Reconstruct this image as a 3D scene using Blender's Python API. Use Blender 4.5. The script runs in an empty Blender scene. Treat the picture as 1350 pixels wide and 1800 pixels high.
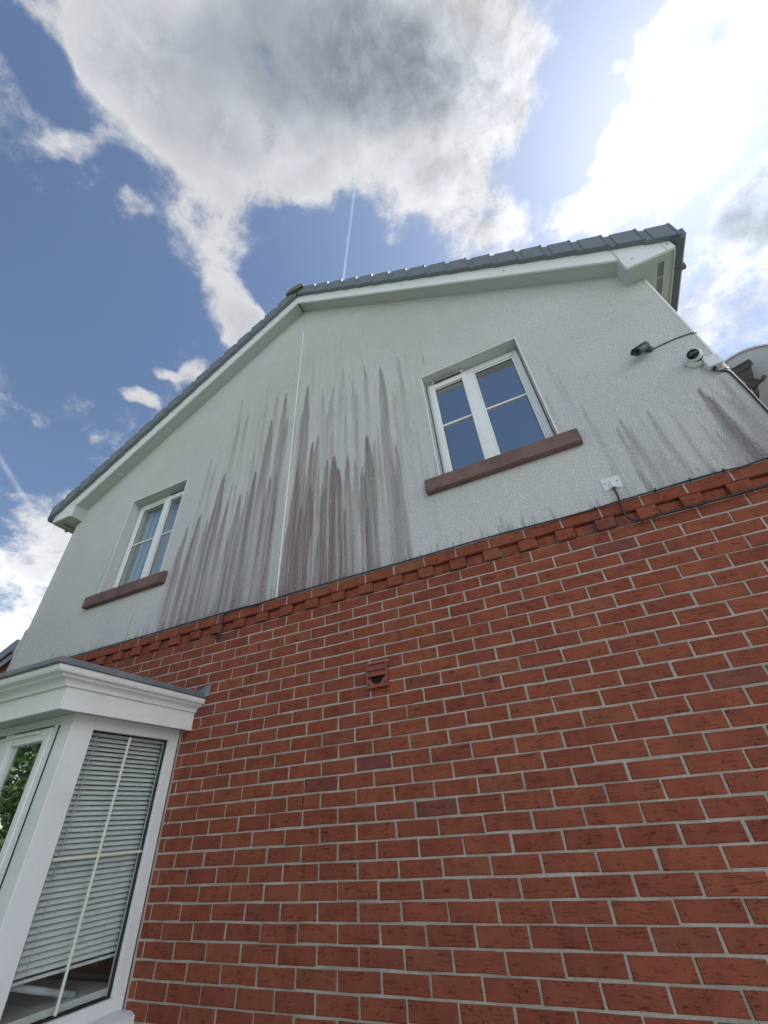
import bpy, bmesh, math, random
import numpy as np
from mathutils import Vector, Matrix
random.seed(7); RNG = np.random.default_rng(11)
C = bpy.context.scene.collection
sc = bpy.context.scene

# ------------------------------------------------------------------ camera
F_PX = 728.21
YAW, PIT, ROL = -0.395137, 0.640078, -0.075946
CAM = Vector((1.39998, -2.39019, -1.31279))
fw = Vector((math.sin(YAW)*math.cos(PIT), math.cos(YAW)*math.cos(PIT), math.sin(PIT)))
rt = Vector((math.cos(YAW), -math.sin(YAW), 0)); up = rt.cross(fw)
r2 = rt*math.cos(ROL) + up*math.sin(ROL); u2 = -rt*math.sin(ROL) + up*math.cos(ROL)
cd = bpy.data.cameras.new('camera'); cam = bpy.data.objects.new('camera', cd); C.objects.link(cam)
M = Matrix((r2, u2, -fw)).transposed().to_4x4(); M.translation = CAM
cam.matrix_world = M
cd.sensor_fit = 'HORIZONTAL'; cd.sensor_width = 36; cd.lens = 36*F_PX/1350
cd.clip_start = 0.05; cd.clip_end = 2000
sc.camera = cam

def px_dir(x, y):
    "direction in the world of a point of the sky, from the measured camera"
    d = r2*((x-675)/F_PX) - u2*((y-900)/F_PX) + fw
    return d.normalized()

# ------------------------------------------------------------------ light
SUN = px_dir(1205, 215)
sl = bpy.data.lights.new('sun', 'SUN'); sl.energy = 4.6; sl.angle = math.radians(0.53); sl.color = (1, .97, .93)
so = bpy.data.objects.new('sun', sl); C.objects.link(so); so.location = (6, 6, 14)
so.rotation_euler = SUN.to_track_quat('Z', 'Y').to_euler()
sc.view_settings.view_transform = 'Standard'; sc.view_settings.look = 'None'
sc.view_settings.exposure = 0.90; sc.view_settings.gamma = 1
sc.view_settings.use_curve_mapping = False

class NT:
    def __init__(s, tree): s.t = tree; s.n = tree.nodes; s.l = tree.links
    def new(s, typ, ins=None, **kw):
        n = s.n.new(typ)
        for k, v in kw.items(): setattr(n, k, v)
        for k, v in (ins or {}).items():
            if hasattr(v, 'is_output') or isinstance(v, bpy.types.NodeSocket): s.l.new(v, n.inputs[k])
            else: n.inputs[k].default_value = v
        return n
    def m(s, op, a, b=0.0, c=0.0, clamp=False):
        return s.new('ShaderNodeMath', {0: a, 1: b, 2: c}, operation=op, use_clamp=clamp).outputs[0]
    def vm(s, op, a, b=(0, 0, 0)):
        n = s.new('ShaderNodeVectorMath', {0: a, 1: b}, operation=op)
        return n.outputs[1] if op in ('DOT_PRODUCT', 'LENGTH') else n.outputs[0]
    def mr(s, v, a, b, c=0.0, d=1.0, typ='SMOOTHSTEP'):
        return s.new('ShaderNodeMapRange', {0: v, 1: a, 2: b, 3: c, 4: d}, interpolation_type=typ).outputs[0]
    def mix(s, f, a, b, bt='MIX'):
        n = s.new('ShaderNodeMix', data_type='RGBA', blend_type=bt)
        for i, v in ((0, f), (6, a), (7, b)):
            if isinstance(v, bpy.types.NodeSocket): s.l.new(v, n.inputs[i])
            else: n.inputs[i].default_value = v if i == 0 else ((*v, 1) if len(v) == 3 else v)
        return n.outputs[2]
    def noise(s, vec, scale, detail=4, rough=.5, dist=0.0):
        return s.new('ShaderNodeTexNoise', {'Vector': vec, 'Scale': scale, 'Detail': detail, 'Roughness': rough, 'Distortion': dist}).outputs[0]

# sky: Nishita air with a procedural cloud layer
w = bpy.data.worlds.new('World'); sc.world = w; w.use_nodes = True
w.cycles.sampling_method = 'MANUAL'; w.cycles.sample_map_resolution = 384
N = NT(w.node_tree); N.n.clear()
SKY_STR = 0.081
sky = N.new('ShaderNodeTexSky'); sky.sky_type = 'NISHITA'; sky.sun_disc = False
sky.sun_elevation = math.asin(SUN.z); sky.sun_rotation = math.atan2(SUN.x, SUN.y)
sky.air_density = 1.0; sky.dust_density = 0.15; sky.ozone_density = 1.6
D = N.new('ShaderNodeTexCoord').outputs['Generated']
sep = N.new('ShaderNodeSeparateXYZ', {0: D})
zc = N.m('ADD', N.m('MAXIMUM', sep.outputs[2], 0.0), 0.35)
P = N.vm('SCALE', D); P.node.inputs['Scale'].default_value = 1; N.l.new(N.m('DIVIDE', 1.0, zc), P.node.inputs['Scale'])
warp = N.new('ShaderNodeTexNoise', {'Vector': P, 'Scale': 4.0, 'Detail': 4, 'Roughness': .6})
off = N.vm('SCALE', N.vm('SUBTRACT', warp.outputs['Color'], (.5, .5, .5))); off.node.inputs['Scale'].default_value = 0.20
DW = N.vm('ADD', D, off)
off2 = N.vm('SCALE', off); off2.node.inputs['Scale'].default_value = .35
n1 = N.noise(N.vm('ADD', P, off2), 4.6, 8, .66)
n2 = N.noise(P, 1.7, 2, .5)
n3 = N.noise(N.vm('ADD', P, off2), 15.0, 7, .68)
def blob(x, y, a, b, ang, wt, vec=None):
    c = px_dir(x, y); h = 4.0
    ca, sa = math.cos(math.radians(ang)), math.sin(math.radians(ang))
    e1 = (px_dir(x+h*ca, y+h*sa)-c)/h; e2 = (px_dir(x-h*sa, y+h*ca)-c)/h
    # tangent frame of the cloud, its size given as an angle
    g1 = e1/(e1.length**2*a); g2 = e2/(e2.length**2*b)
    d = N.vm('SUBTRACT', vec or DW, tuple(c))
    p = N.vm('DOT_PRODUCT', d, tuple(g1)); q = N.vm('DOT_PRODUCT', d, tuple(g2))
    r = N.m('ADD', N.m('MULTIPLY', p, p), N.m('MULTIPLY', q, q))
    front = N.m('GREATER_THAN', N.vm('DOT_PRODUCT', D, tuple(c)), 0.3)
    return N.m('MULTIPLY', N.m('MULTIPLY', N.mr(r, 1.0, 0.0), wt), front)
cover = [  # x, y, half length, half width, angle, weight
 (560, 40, 520, 240, 0, 1.3), (300, 170, 240, 130, 25, 1.0), (210, 170, 130, 140, 0, .8), (460, 240, 150, 110, 0, .8), (740, 200, 260, 210, 0, 1.0),
 (350, 380, 150, 90, 55, .85), (400, 530, 90, 50, 70, .85), (440, 590, 80, 45, 20, .7), (540, 310, 110, 50, -20, .6),
 (800, 360, 170, 90, 20, .75), (920, 420, 170, 60, -10, .45),
 (1200, 200, 170, 220, 10, .9), (1080, 400, 200, 110, -10, .35), (1290, 520, 140, 170, 0, .42),
 (1060, 60, 100, 120, 0, .3), (1020, 250, 90, 150, 0, .35), (1345, 350, 110, 120, 0, .9), (1230, 30, 160, 80, 0, .8),
 (225, 695, 75, 22, 8, 1.15), (340, 640, 38, 50, 40, .9), (285, 640, 45, 20, 10, .9),
 (50, 970, 130, 95, 10, .85), (20, 1110, 110, 60, -10, .8), (80, 200, 60, 80, 60, .4),
 (225, 345, 45, 30, 30, .5),
]
holes = [(610, 410, 90, 70, 0, .9), (500, 480, 60, 110, 60, .6), (120, 540, 200, 200, 0, 1.2), (1005, 170, 85, 250, 5, 1.0),
         (30, 50, 90, 110, 0, 1.0), (660, 460, 110, 45, 0, .7), (80, 800, 150, 80, 0, .8)]
tot = None
for b in cover:
    v = blob(*b); tot = v if tot is None else N.m('ADD', tot, v)
for b in holes: tot = N.m('SUBTRACT', tot, blob(*b))
# the rest of the sky: unseen broken cloud, brightened to light the gable, thinning overhead
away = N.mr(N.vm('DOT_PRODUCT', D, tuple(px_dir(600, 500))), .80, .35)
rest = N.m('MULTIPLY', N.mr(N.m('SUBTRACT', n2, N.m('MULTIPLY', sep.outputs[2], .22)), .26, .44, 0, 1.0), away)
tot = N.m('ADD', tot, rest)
tot = N.m('SUBTRACT', tot, N.m('MULTIPLY', N.mr(N.vm('DOT_PRODUCT', D, (-.04, -.67, .742)), .86, .97), 2.4))
tot = N.m('SUBTRACT', tot, N.m('MULTIPLY', N.mr(N.vm('DOT_PRODUCT', D, (-.72, -.47, .51)), .90, .99), 1.1))
dens = N.m('ADD', tot, N.m('MULTIPLY', N.m('SUBTRACT', n1, .5), 2.9))
dens = N.m('ADD', dens, N.m('MULTIPLY', N.m('SUBTRACT', n3, .5), 1.9))
alpha = N.m('POWER', N.mr(dens, .0, 1.05), 1.1)
alpha = N.m('MULTIPLY', alpha, N.mr(sep.outputs[2], .0, .12))
thick = N.mr(N.m('ADD', dens, N.m('MULTIPLY', N.m('SUBTRACT', n3, .5), 1.6)), .45, 2.0)
sd = N.m('MAXIMUM', N.vm('DOT_PRODUCT', D, tuple(SUN)), 0.0)
g1 = N.m('POWER', sd, 34.0); g2 = N.m('POWER', sd, 7.0)
dark = N.m('ADD', N.m('ADD', blob(1225, 95, 55, 75, 20, 1.0), blob(1350, 160, 45, 70, 20, .9)), blob(1345, 370, 110, 130, 30, .9))
core = N.m('ADD', blob(590, 120, 280, 170, 0, .95), blob(360, 160, 200, 150, 0, .3))
shade = N.m('MULTIPLY', N.m('ADD', N.m('MULTIPLY', thick, .30), N.m('MULTIPLY', core, .66)), N.m('SUBTRACT', 1.25, N.m('MULTIPLY', n3, .6)), clamp=True)
lum = N.m('SUBTRACT', .62, N.m('MULTIPLY', shade, .40))
lum = N.m('MULTIPLY', lum, N.m('ADD', N.m('ADD', 1.0, N.m('MULTIPLY', g2, .20)), N.m('MULTIPLY', N.m('POWER', sd, 70.0), 2.6)))
lum = N.m('MULTIPLY', lum, N.m('ADD', 1.0, N.m('MULTIPLY', away, 1.9)))  # cloud out of view made extra bright as added light for the wall
lum = N.m('MULTIPLY', lum, N.m('SUBTRACT', 1.0, N.m('MULTIPLY', dark, .55, clamp=True)))
lum = N.m('MULTIPLY', lum, N.m('ADD', 1.0, N.m('MULTIPLY', N.m('MULTIPLY', N.m('SUBTRACT', n3, .5), N.m('ADD', .55, N.m('MULTIPLY', g2, 1.2))), 1.5)))
ccol = N.mix(shade, (1.0, 1.0, 1.02), (.82, .94, 1.13))
ccol = N.mix(dark, ccol, (.84, .95, 1.10))
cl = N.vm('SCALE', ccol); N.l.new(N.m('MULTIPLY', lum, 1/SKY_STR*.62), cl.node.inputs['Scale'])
# thin veil that whitens the blue round the sun
veil = N.m('MULTIPLY', N.m('ADD', N.m('MULTIPLY', g2, .13), N.m('MULTIPLY', g1, .12)), 1/SKY_STR)
vs = N.vm('SCALE', (.95, .98, 1.05, )); N.l.new(veil, vs.node.inputs['Scale'])
blue = N.mix(1.0, sky.outputs[0], (1.07, 1.01, .97), 'MULTIPLY')
base = N.vm('ADD', blue, vs)
# two aircraft trails
def trail(a, b, wd, s):
    pa, pb = px_dir(*a), px_dir(*b); n = pa.cross(pb).normalized(); t = (pb-pa).normalized(); mid = (pa+pb)/2; L = (pb-pa).length/2
    d = N.m('ABSOLUTE', N.vm('DOT_PRODUCT', D, tuple(n)))
    al = N.m('ABSOLUTE', N.vm('DOT_PRODUCT', N.vm('SUBTRACT', D, tuple(mid)), tuple(t)))
    return N.m('MULTIPLY', N.m('MULTIPLY', N.mr(d, wd, 0.0), N.mr(al, L, L*.8)), N.m('MULTIPLY', N.mr(n3, .3, .6, .5, 1), s))
tr = N.m('ADD', trail((636, 230), (600, 520), .0040, .34), trail((-40, 740), (70, 920), .007, .22))
base = N.mix(tr, base, (6.5, 6.9, 7.4))
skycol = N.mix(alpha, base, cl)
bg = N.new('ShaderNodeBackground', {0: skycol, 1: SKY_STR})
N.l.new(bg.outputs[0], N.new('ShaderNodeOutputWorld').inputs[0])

# ------------------------------------------------------------------ materials
def mat(name):
    m = bpy.data.materials.new(name); m.use_nodes = True
    n = NT(m.node_tree); b = n.n['Principled BSDF']; return m, n, b
def bump(n, b, h, dist, strength=1.0):
    bp = n.new('ShaderNodeBump', {'Height': h, 'Distance': dist, 'Strength': strength}); n.l.new(bp.outputs[0], b.inputs['Normal'])
def pos(n): return n.new('ShaderNodeNewGeometry').outputs['Position']
def simple(name, col, rough=.5, var=.12, scale=12, bscale=0, bdist=.001, metal=0, spec=.5, dirt=None, dirt_amt=.5):
    m, n, b = mat(name); p = pos(n)
    v = n.noise(p, scale, 6, .6)
    c = n.mix(v, tuple(x*(1-var) for x in col), tuple(min(1, x*(1+var)) for x in col))
    if dirt:
        d = n.m('MULTIPLY', n.mr(n.noise(p, scale*.5, 8, .7), .45, .66), dirt_amt); c = n.mix(d, c, dirt)
    n.l.new(c, b.inputs['Base Color']); b.inputs['Roughness'].default_value = rough
    b.inputs['Metallic'].default_value = metal; b.inputs['Specular IOR Level'].default_value = spec
    if bscale: bump(n, b, n.noise(p, bscale, 4, .6), bdist)
    return m

def brick_mat():
    m, n, b = mat('red_brick'); p = pos(n)
    s = n.new('ShaderNodeSeparateXYZ', {0: p}); x, z = s.outputs[0], s.outputs[2]
    cz = n.m('FLOOR', n.m('ADD', n.m('DIVIDE', z, .075), .5))
    par = n.m('MODULO', n.m('ADD', cz, 1000.0), 2.0)
    # odd courses have joints at whole bricks, even ones at half
    fx = n.m('FLOOR', n.m('ADD', n.m('DIVIDE', x, .225), n.m('MULTIPLY', n.m('SUBTRACT', 1.0, par), .5)))
    idv = n.new('ShaderNodeCombineXYZ', {0: fx, 1: cz}).outputs[0]
    wn = n.new('ShaderNodeTexWhiteNoise', {'Vector': idv}); sv = n.new('ShaderNodeSeparateColor', {0: wn.outputs['Color']})
    pc = n.vm('ADD', p, n.vm('MULTIPLY', wn.outputs['Color'], (7, 7, 7)))
    c = n.mix(sv.outputs[0], (.238, .060, .035), (.290, .081, .043))
    c = n.mix(n.mr(sv.outputs[1], .955, .995, 0, .6), c, (.140, .058, .062))    # a few purple ones
    c = n.mix(n.mr(sv.outputs[2], .955, .99, 0, .45), c, (.25, .105, .055))    # a few orange ones
    v = n.noise(pc, 9, 6, .65); c = n.mix(n.mr(v, .3, .75), c, n.mix(1.0, c, (.68, .62, .70), 'MULTIPLY'))
    # drag-faced creases: short wavy lines running along the brick
    st = n.new('ShaderNodeMapping', {0: pc, 3: (6, 6, 62)}).outputs[0]
    w1 = n.noise(st, 1.0, 2.2, .55, 1.1)
    cre = n.m('SUBTRACT', 1.0, n.mr(n.m('ABSOLUTE', n.m('SUBTRACT', w1, .5)), 0.0, .013))
    cre = n.m('MULTIPLY', cre, n.mr(n.noise(pc, 26, 3, .5), .46, .60))
    c = n.mix(n.m('MULTIPLY', cre, .36), c, (.055, .022, .02))
    gr = n.noise(p, 520, 3, .7); c = n.mix(n.mr(gr, .35, .8, 0, .35), c, (.36, .16, .11))
    sp = n.mr(n.noise(pc, 75, 3, .6), .73, .80); c = n.mix(n.m('MULTIPLY', sp, .45), c, (.42, .36, .32))  # mortar smears
    n.l.new(c, b.inputs['Base Color']); b.inputs['Roughness'].default_value = .9; b.inputs['Specular IOR Level'].default_value = .25
    h = n.m('ADD', n.m('MULTIPLY', gr, .35), n.m('SUBTRACT', n.m('MULTIPLY', n.noise(pc, 60, 4, .6), .6), n.m('MULTIPLY', cre, 1.9)))
    bump(n, b, h, .0022)
    return m
def mortar_mat():
    m, n, b = mat('mortar'); p = pos(n)
    v = n.noise(p, 5, 8, .7)
    c = n.mix(n.mr(v, .35, .7), (.36, .325, .28), (.53, .485, .425))
    c = n.mix(n.mr(n.noise(p, 130, 4, .7), .5, .75, 0, .35), c, (.17, .155, .135))
    n.l.new(c, b.inputs['Base Color']); b.inputs['Roughness'].default_value = .95
    bump(n, b, n.m('ADD', n.noise(p, 260, 4, .7), n.m('MULTIPLY', n.noise(p, 45, 3, .6), 1.5)), .004)
    return m
def render_mat():
    m, n, b = mat('roughcast_render'); p = pos(n)
    at = n.new('ShaderNodeAttribute', attribute_name='stain'); st = n.new('ShaderNodeSeparateColor', {0: at.outputs['Color']})
    v = n.noise(p, 1.3, 6, .6)
    c = n.mix(n.mr(v, .3, .7), (.735, .755, .765), (.805, .82, .83))
    # faint yellow-green algae film high on the wall
    zz = n.new('ShaderNodeSeparateXYZ', {0: p}).outputs[2]
    c = n.mix(n.m('MULTIPLY', n.mr(n.noise(p, .7, 5, .6), .35, .65), n.mr(zz, 1.0, 3.4, .10, .40)), c, (.60, .63, .50))
    mp = n.new('ShaderNodeMapping', {0: p, 3: (46, 1, .9)}).outputs[0]
    riv = n.noise(mp, 1.0, 6, .62)
    fine = n.noise(p, 190, 4, .7)
    f = n.m('MULTIPLY', st.outputs[0], n.mr(riv, .30, .58, .55, 1.10), clamp=True)
    f = n.m('MULTIPLY', f, n.mr(fine, .35, .65, .76, 1.10), clamp=True)
    c = n.mix(f, c, n.mix(riv, (.235, .162, .174), (.325, .236, .248)))
    g = n.m('MULTIPLY', st.outputs[1], n.mr(fine, .3, .6, .6, 1.1), clamp=True)
    c = n.mix(g, c, (.17, .155, .155))
    # pits between the stones
    vor = n.new('ShaderNodeTexVoronoi', {'Vector': n.vm('ADD', p, n.vm('MULTIPLY', n.new('ShaderNodeTexNoise', {'Vector': p, 'Scale': 60.0}).outputs['Color'], (.006, .006, .006))), 'Scale': 125.0}); 
    pit = n.mr(vor.outputs['Distance'], .25, .75)
    c = n.mix(n.m('MULTIPLY', pit, .42), c, n.mix(1.0, c, (.55, .55, .56), 'MULTIPLY'))
    n.l.new(c, b.inputs['Base Color']); b.inputs['Roughness'].default_value = .95; b.inputs['Specular IOR Level'].default_value = .15
    bump(n, b, n.m('SUBTRACT', n.m('MULTIPLY', fine, .9), pit), .0055)
    return m
def glass_mat(name, tint=(.93, .96, .95), boost=1.0):
    m = bpy.data.materials.new(name); m.use_nodes = True; n = NT(m.node_tree); n.n.clear()
    g = n.new('ShaderNodeNewGeometry')
    wv = n.new('ShaderNodeBump', {'Height': n.noise(g.outputs['Position'], 2.2, 2, .5), 'Distance': .0035})
    c = n.m('ABSOLUTE', n.vm('DOT_PRODUCT', g.outputs['Normal'], g.outputs['Incoming']))
    f = n.m('ADD', .045*boost, n.m('MULTIPLY', n.m('POWER', n.m('SUBTRACT', 1.0, c, clamp=True), 4.0), .95), clamp=True)
    tr = n.new('ShaderNodeBsdfTransparent', {0: (*tint, 1)}); gl = n.new('ShaderNodeBsdfGlossy', {'Color': (.98, .99, 1, 1), 'Roughness': .005, 'Normal': wv.outputs[0]})
    mx = n.new('ShaderNodeMixShader', {0: f, 1: tr.outputs[0], 2: gl.outputs[0]})
    n.l.new(mx.outputs[0], n.new('ShaderNodeOutputMaterial').inputs[0]); return m
BR, MO, RE = brick_mat(), mortar_mat(), render_mat()
GL = glass_mat('window_glass', boost=8.5); GLL = glass_mat('left_window_glass', boost=3.2); GLB = glass_mat('bay_glass', boost=1.2)
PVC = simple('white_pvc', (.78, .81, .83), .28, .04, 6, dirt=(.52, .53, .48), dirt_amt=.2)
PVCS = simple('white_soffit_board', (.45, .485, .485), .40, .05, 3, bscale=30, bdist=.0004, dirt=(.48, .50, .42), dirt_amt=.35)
PAINT = simple('painted_fascia', (.78, .82, .84), .45, .05, 5, bscale=25, bdist=.0006, dirt=(.45, .48, .40), dirt_amt=.26)
SILL = simple('brown_stone_sill', (.185, .110, .098), .85, .28, 9, bscale=160, bdist=.0015, dirt=(.075, .06, .058), dirt_amt=.85)
TILE = simple('grey_concrete_tile', (.155, .182, .215), .6, .15, 14, bscale=140, bdist=.0008, dirt=(.16, .17, .15), dirt_amt=.4)
RIDGE = simple('ridge_concrete', (.13, .14, .135), .85, .2, 18, bscale=120, bdist=.002, dirt=(.22, .22, .18), dirt_amt=.5)
LEAD = simple('grey_lead', (.15, .175, .20), .5, .18, 8, bscale=40, bdist=.002, dirt=(.28, .30, .31), dirt_amt=.5)
GUT = simple('grey_gutter_plastic', (.11, .125, .15), .4, .08, 8)
BLK = simple('black_cable_rubber', (.018, .018, .02), .45, .1, 20)
DKGREY = simple('dark_grey_metal', (.055, .065, .078), .4, .1, 20)
DISHM = simple('grey_dish_mesh', (.36, .39, .43), .45, .08, 5, bscale=300, bdist=.001)
GALV = simple('galvanised_steel', (.55, .57, .60), .35, .1, 15, metal=.5)
RUST = simple('rusty_bracket', (.050, .042, .042), .7, .3, 40, bscale=150, bdist=.001)
CAMW = simple('white_camera_plastic', (.62, .65, .67), .35, .04, 10)
LENS = simple('black_lens', (.010, .012, .018), .12, .05, 10)
VENT = simple('terracotta_plastic', (.235, .060, .042), .5, .12, 16, dirt=(.34, .16, .13), dirt_amt=.3)
DARKV = simple('dark_void', (.010, .010, .010), .95, .1, 10)
BLIND = simple('blind_slat', (.84, .87, .90), .5, .05, 12)
ROOM = simple('room_plaster', (.50, .49, .46), .9, .04, 3)
FLOORM = simple('room_carpet', (.22, .19, .16), .95, .1, 20)
GRASS = simple('grass', (.060, .105, .030), .95, .4, 3, bscale=60, bdist=.02)
PAVE = simple('paving', (.20, .20, .20), .9, .18, 4, bscale=90, bdist=.003)
BARK = simple('bark', (.10, .075, .055), .9, .3, 12, bscale=40, bdist=.01)
DARKBAR = simple('grille', (.20, .22, .24), .6, .1, 10)
SEAL = simple('black_gasket', (.015, .017, .022), .5, .1, 10)
def leaf_mat():
    m, n, b = mat('leaf'); p = pos(n)
    oi = n.noise(p, 1.6, 5, .7)
    c = n.mix(n.mr(oi, .3, .7), (.035, .075, .020), (.095, .17, .040))
    n.l.new(c, b.inputs['Base Color']); b.inputs['Roughness'].default_value = .55
    tl = n.new('ShaderNodeBsdfTranslucent', {0: c}); mx = n.new('ShaderNodeMixShader', {0: .35, 1: b.outputs[0], 2: tl.outputs[0]})
    n.l.new(mx.outputs[0], n.n['Material Output'].inputs[0]); return m
LEAF = leaf_mat()
def curtain_mat():
    m, n, b = mat('striped_curtain_fabric'); p = pos(n)
    x = n.new('ShaderNodeSeparateXYZ', {0: p}).outputs[0]
    f = n.mr(n.m('SINE', n.m('MULTIPLY', x, 150.0)), -.2, .3)
    n.l.new(n.mix(f, (.30, .37, .42), (.62, .62, .58)), b.inputs['Base Color']); b.inputs['Roughness'].default_value = .9
    return m
CURT = curtain_mat()
NET = simple('pale_curtain_fabric', (.62, .66, .72), .9, .08, 12)

# ------------------------------------------------------------------ mesh helpers
class MB:
    def __init__(s): s.v = []; s.f = []; s.mi = []; s.sm = []
    def add(s, vs, fs, mi=0, smooth=False):
        o = len(s.v); s.v += [tuple(v) for v in vs]
        for f in fs: s.f.append(tuple(i+o for i in f)); s.mi.append(mi); s.sm.append(smooth)
        return s
    def box(s, x0, x1, y0, y1, z0, z1, mi=0, bev=0.0):
        x0, x1 = min(x0, x1), max(x0, x1); y0, y1 = min(y0, y1), max(y0, y1); z0, z1 = min(z0, z1), max(z0, z1)
        if bev <= 0:
            s.add([(x0,y0,z0),(x1,y0,z0),(x1,y1,z0),(x0,y1,z0),(x0,y0,z1),(x1,y0,z1),(x1,y1,z1),(x0,y1,z1)],
                  [(0,3,2,1),(4,5,6,7),(0,1,5,4),(1,2,6,5),(2,3,7,6),(3,0,4,7)], mi); return s
        b = min(bev, (x1-x0)*.45, (y1-y0)*.45, (z1-z0)*.45); bm = bmesh.new()
        bmesh.ops.create_cube(bm, size=1)
        for v in bm.verts: v.co = Vector(((x0+x1)/2+v.co.x*(x1-x0), (y0+y1)/2+v.co.y*(y1-y0), (z0+z1)/2+v.co.z*(z1-z0)))
        bmesh.ops.bevel(bm, geom=bm.edges[:], offset=b, segments=2, affect='EDGES', profile=.5)
        s.frombm(bm, mi); return s
    def frombm(s, bm, mi=0, mtx=None, smooth=False):
        bm.verts.ensure_lookup_table(); bm.verts.index_update()
        s.add([(mtx @ v.co) if mtx else v.co for v in bm.verts], [[v.index for v in f.verts] for f in bm.faces], mi, smooth); bm.free(); return s
    def prism(s, prof, axis, a, b, mi=0):
        "extrude the closed 2-D profile along an axis; prof pairs are the two other axes in xyz order"
        def pt(p, t): return {'x': (t, p[0], p[1]), 'y': (p[0], t, p[1]), 'z': (p[0], p[1], t)}[axis]
        k = len(prof); area = sum(prof[i][0]*prof[(i+1)%k][1]-prof[(i+1)%k][0]*prof[i][1] for i in range(k))
        vs = [pt(p, a) for p in prof]+[pt(p, b) for p in prof]
        fs = [(i, (i+1)%k, k+(i+1)%k, k+i) for i in range(k)]+[tuple(range(k))[::-1], tuple(range(k, 2*k))]
        flip = (area < 0) ^ (axis == 'y') ^ (b < a)
        s.add(vs, [f[::-1] for f in fs] if flip else fs, mi); return s
    def tube(s, pts, r, seg=8, mi=0, closed_ends=True):
        pts = [Vector(p) for p in pts]; n = len(pts); rings = []
        for i, p in enumerate(pts):
            t = (pts[min(i+1, n-1)]-pts[max(i-1, 0)]).normalized()
            a = t.cross(Vector((0, 0, 1)) if abs(t.z) < .9 else Vector((1, 0, 0))).normalized(); b = t.cross(a)
            rr = r[i] if isinstance(r, (list, tuple)) else r
            rings.append([p+(a*math.cos(2*math.pi*k/seg)+b*math.sin(2*math.pi*k/seg))*rr for k in range(seg)])
        vs = [v for R in rings for v in R]
        fs = [(i*seg+k, (i+1)*seg+k, (i+1)*seg+(k+1)%seg, i*seg+(k+1)%seg) for i in range(n-1) for k in range(seg)]
        if closed_ends: fs += [tuple(range(seg)), tuple(range((n-1)*seg, n*seg))[::-1]]
        s.add(vs, fs, mi, True); return s
    def lathe(s, prof, origin, axis, seg=24, mi=0):
        "prof: (radius, distance along axis)"
        ax = Vector(axis).normalized(); a = ax.cross(Vector((0, 0, 1)) if abs(ax.z) < .9 else Vector((1, 0, 0))).normalized(); b = ax.cross(a)
        o = Vector(origin); vs = []
        for r, h in prof: vs += [o+ax*h+(a*math.cos(2*math.pi*k/seg)+b*math.sin(2*math.pi*k/seg))*r for k in range(seg)]
        fs = [(i*seg+k, i*seg+(k+1)%seg, (i+1)*seg+(k+1)%seg, (i+1)*seg+k) for i in range(len(prof)-1) for k in range(seg)]
        s.add(vs, fs, mi, True); return s
    def build(s, name, mats, parent=None, **props):
        me = bpy.data.meshes.new(name); me.from_pydata(s.v, [], s.f)
        for m in (mats if isinstance(mats, (list, tuple)) else [mats]): me.materials.append(m)
        me.polygons.foreach_set('material_index', s.mi); me.polygons.foreach_set('use_smooth', s.sm)
        me.update(); o = bpy.data.objects.new(name, me); C.objects.link(o)
        if parent: o.parent = parent
        for k, v in props.items(): o[k] = v
        return o
def empty(name, loc=(0, 0, 0), **props):
    "an Empty kept at the world origin so that its parts are written in world metres"
    o = bpy.data.objects.new(name, None); o.empty_display_size = .2; C.objects.link(o); o.location = loc
    for k, v in props.items(): o[k] = v
    return o
def smooth_path(pts, sub=6):
    pts = [Vector(p) for p in pts]; out = []
    for i in range(len(pts)-1):
        p0, p1, p2, p3 = pts[max(i-1, 0)], pts[i], pts[i+1], pts[min(i+2, len(pts)-1)]
        for k in range(sub):
            t = k/sub; out.append(.5*((2*p1)+(p2-p0)*t+(2*p0-5*p1+4*p2-p3)*t*t+(3*p1-p0-3*p2+p3)*t**3))
    out.append(pts[-1]); return out

# ------------------------------------------------------------------ measured sizes (metres; x along the gable wall, y into the house)
XL, XR, XC = -3.905, 2.82, -0.58
ZG = -2.85; REN_Y = -.012; ZB = .122
WZ = lambda x: 4.49-.70*abs(x-XC)          # where the soffit meets the wall / lower edge of the bargeboard
WIN_R = (.893, 1.765, .735, 2.0); WIN_L = (-2.883, -2.011, .735, 1.985)

# ground
MB().box(-400, 400, -400, 400, ZG-1, ZG-.004).build('ground', GRASS, kind='structure')
MB().box(-.6, 14, -16, -.0, ZG-.3, ZG).build('pavement', PAVE, kind='structure')

house = empty('house', label='two-storey red brick and white rendered gable-end house with streaked render', category='house')

# ---- brick wall with its mortar bed, cut round the bay
mw = MB()
mw.box(-1.30, XR-.004, .0045, .25, ZG, -.0375); mw.box(-1.30, XR-.004, .019, .25, -.0375, .0375)
mw.box(-1.30, XR-.004, .022, .25, .0375, .0375+.0005)
mw.box(XL-.055, -3.30, .0045, .25, ZG, -.04); mw.box(-3.30, -1.30, .0045, .25, -.66, -.04)
mw.box(XL-.055, -1.30, .019, .25, -.04, .0375)
mw.box(XL-.055, XR-.004, -.0125, .25, .0465, .1165)
mw.box(XL-.055, XR-.004, .019, .25, .1165, .30)
wall = mw.build('brick_wall', MO, house)

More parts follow.
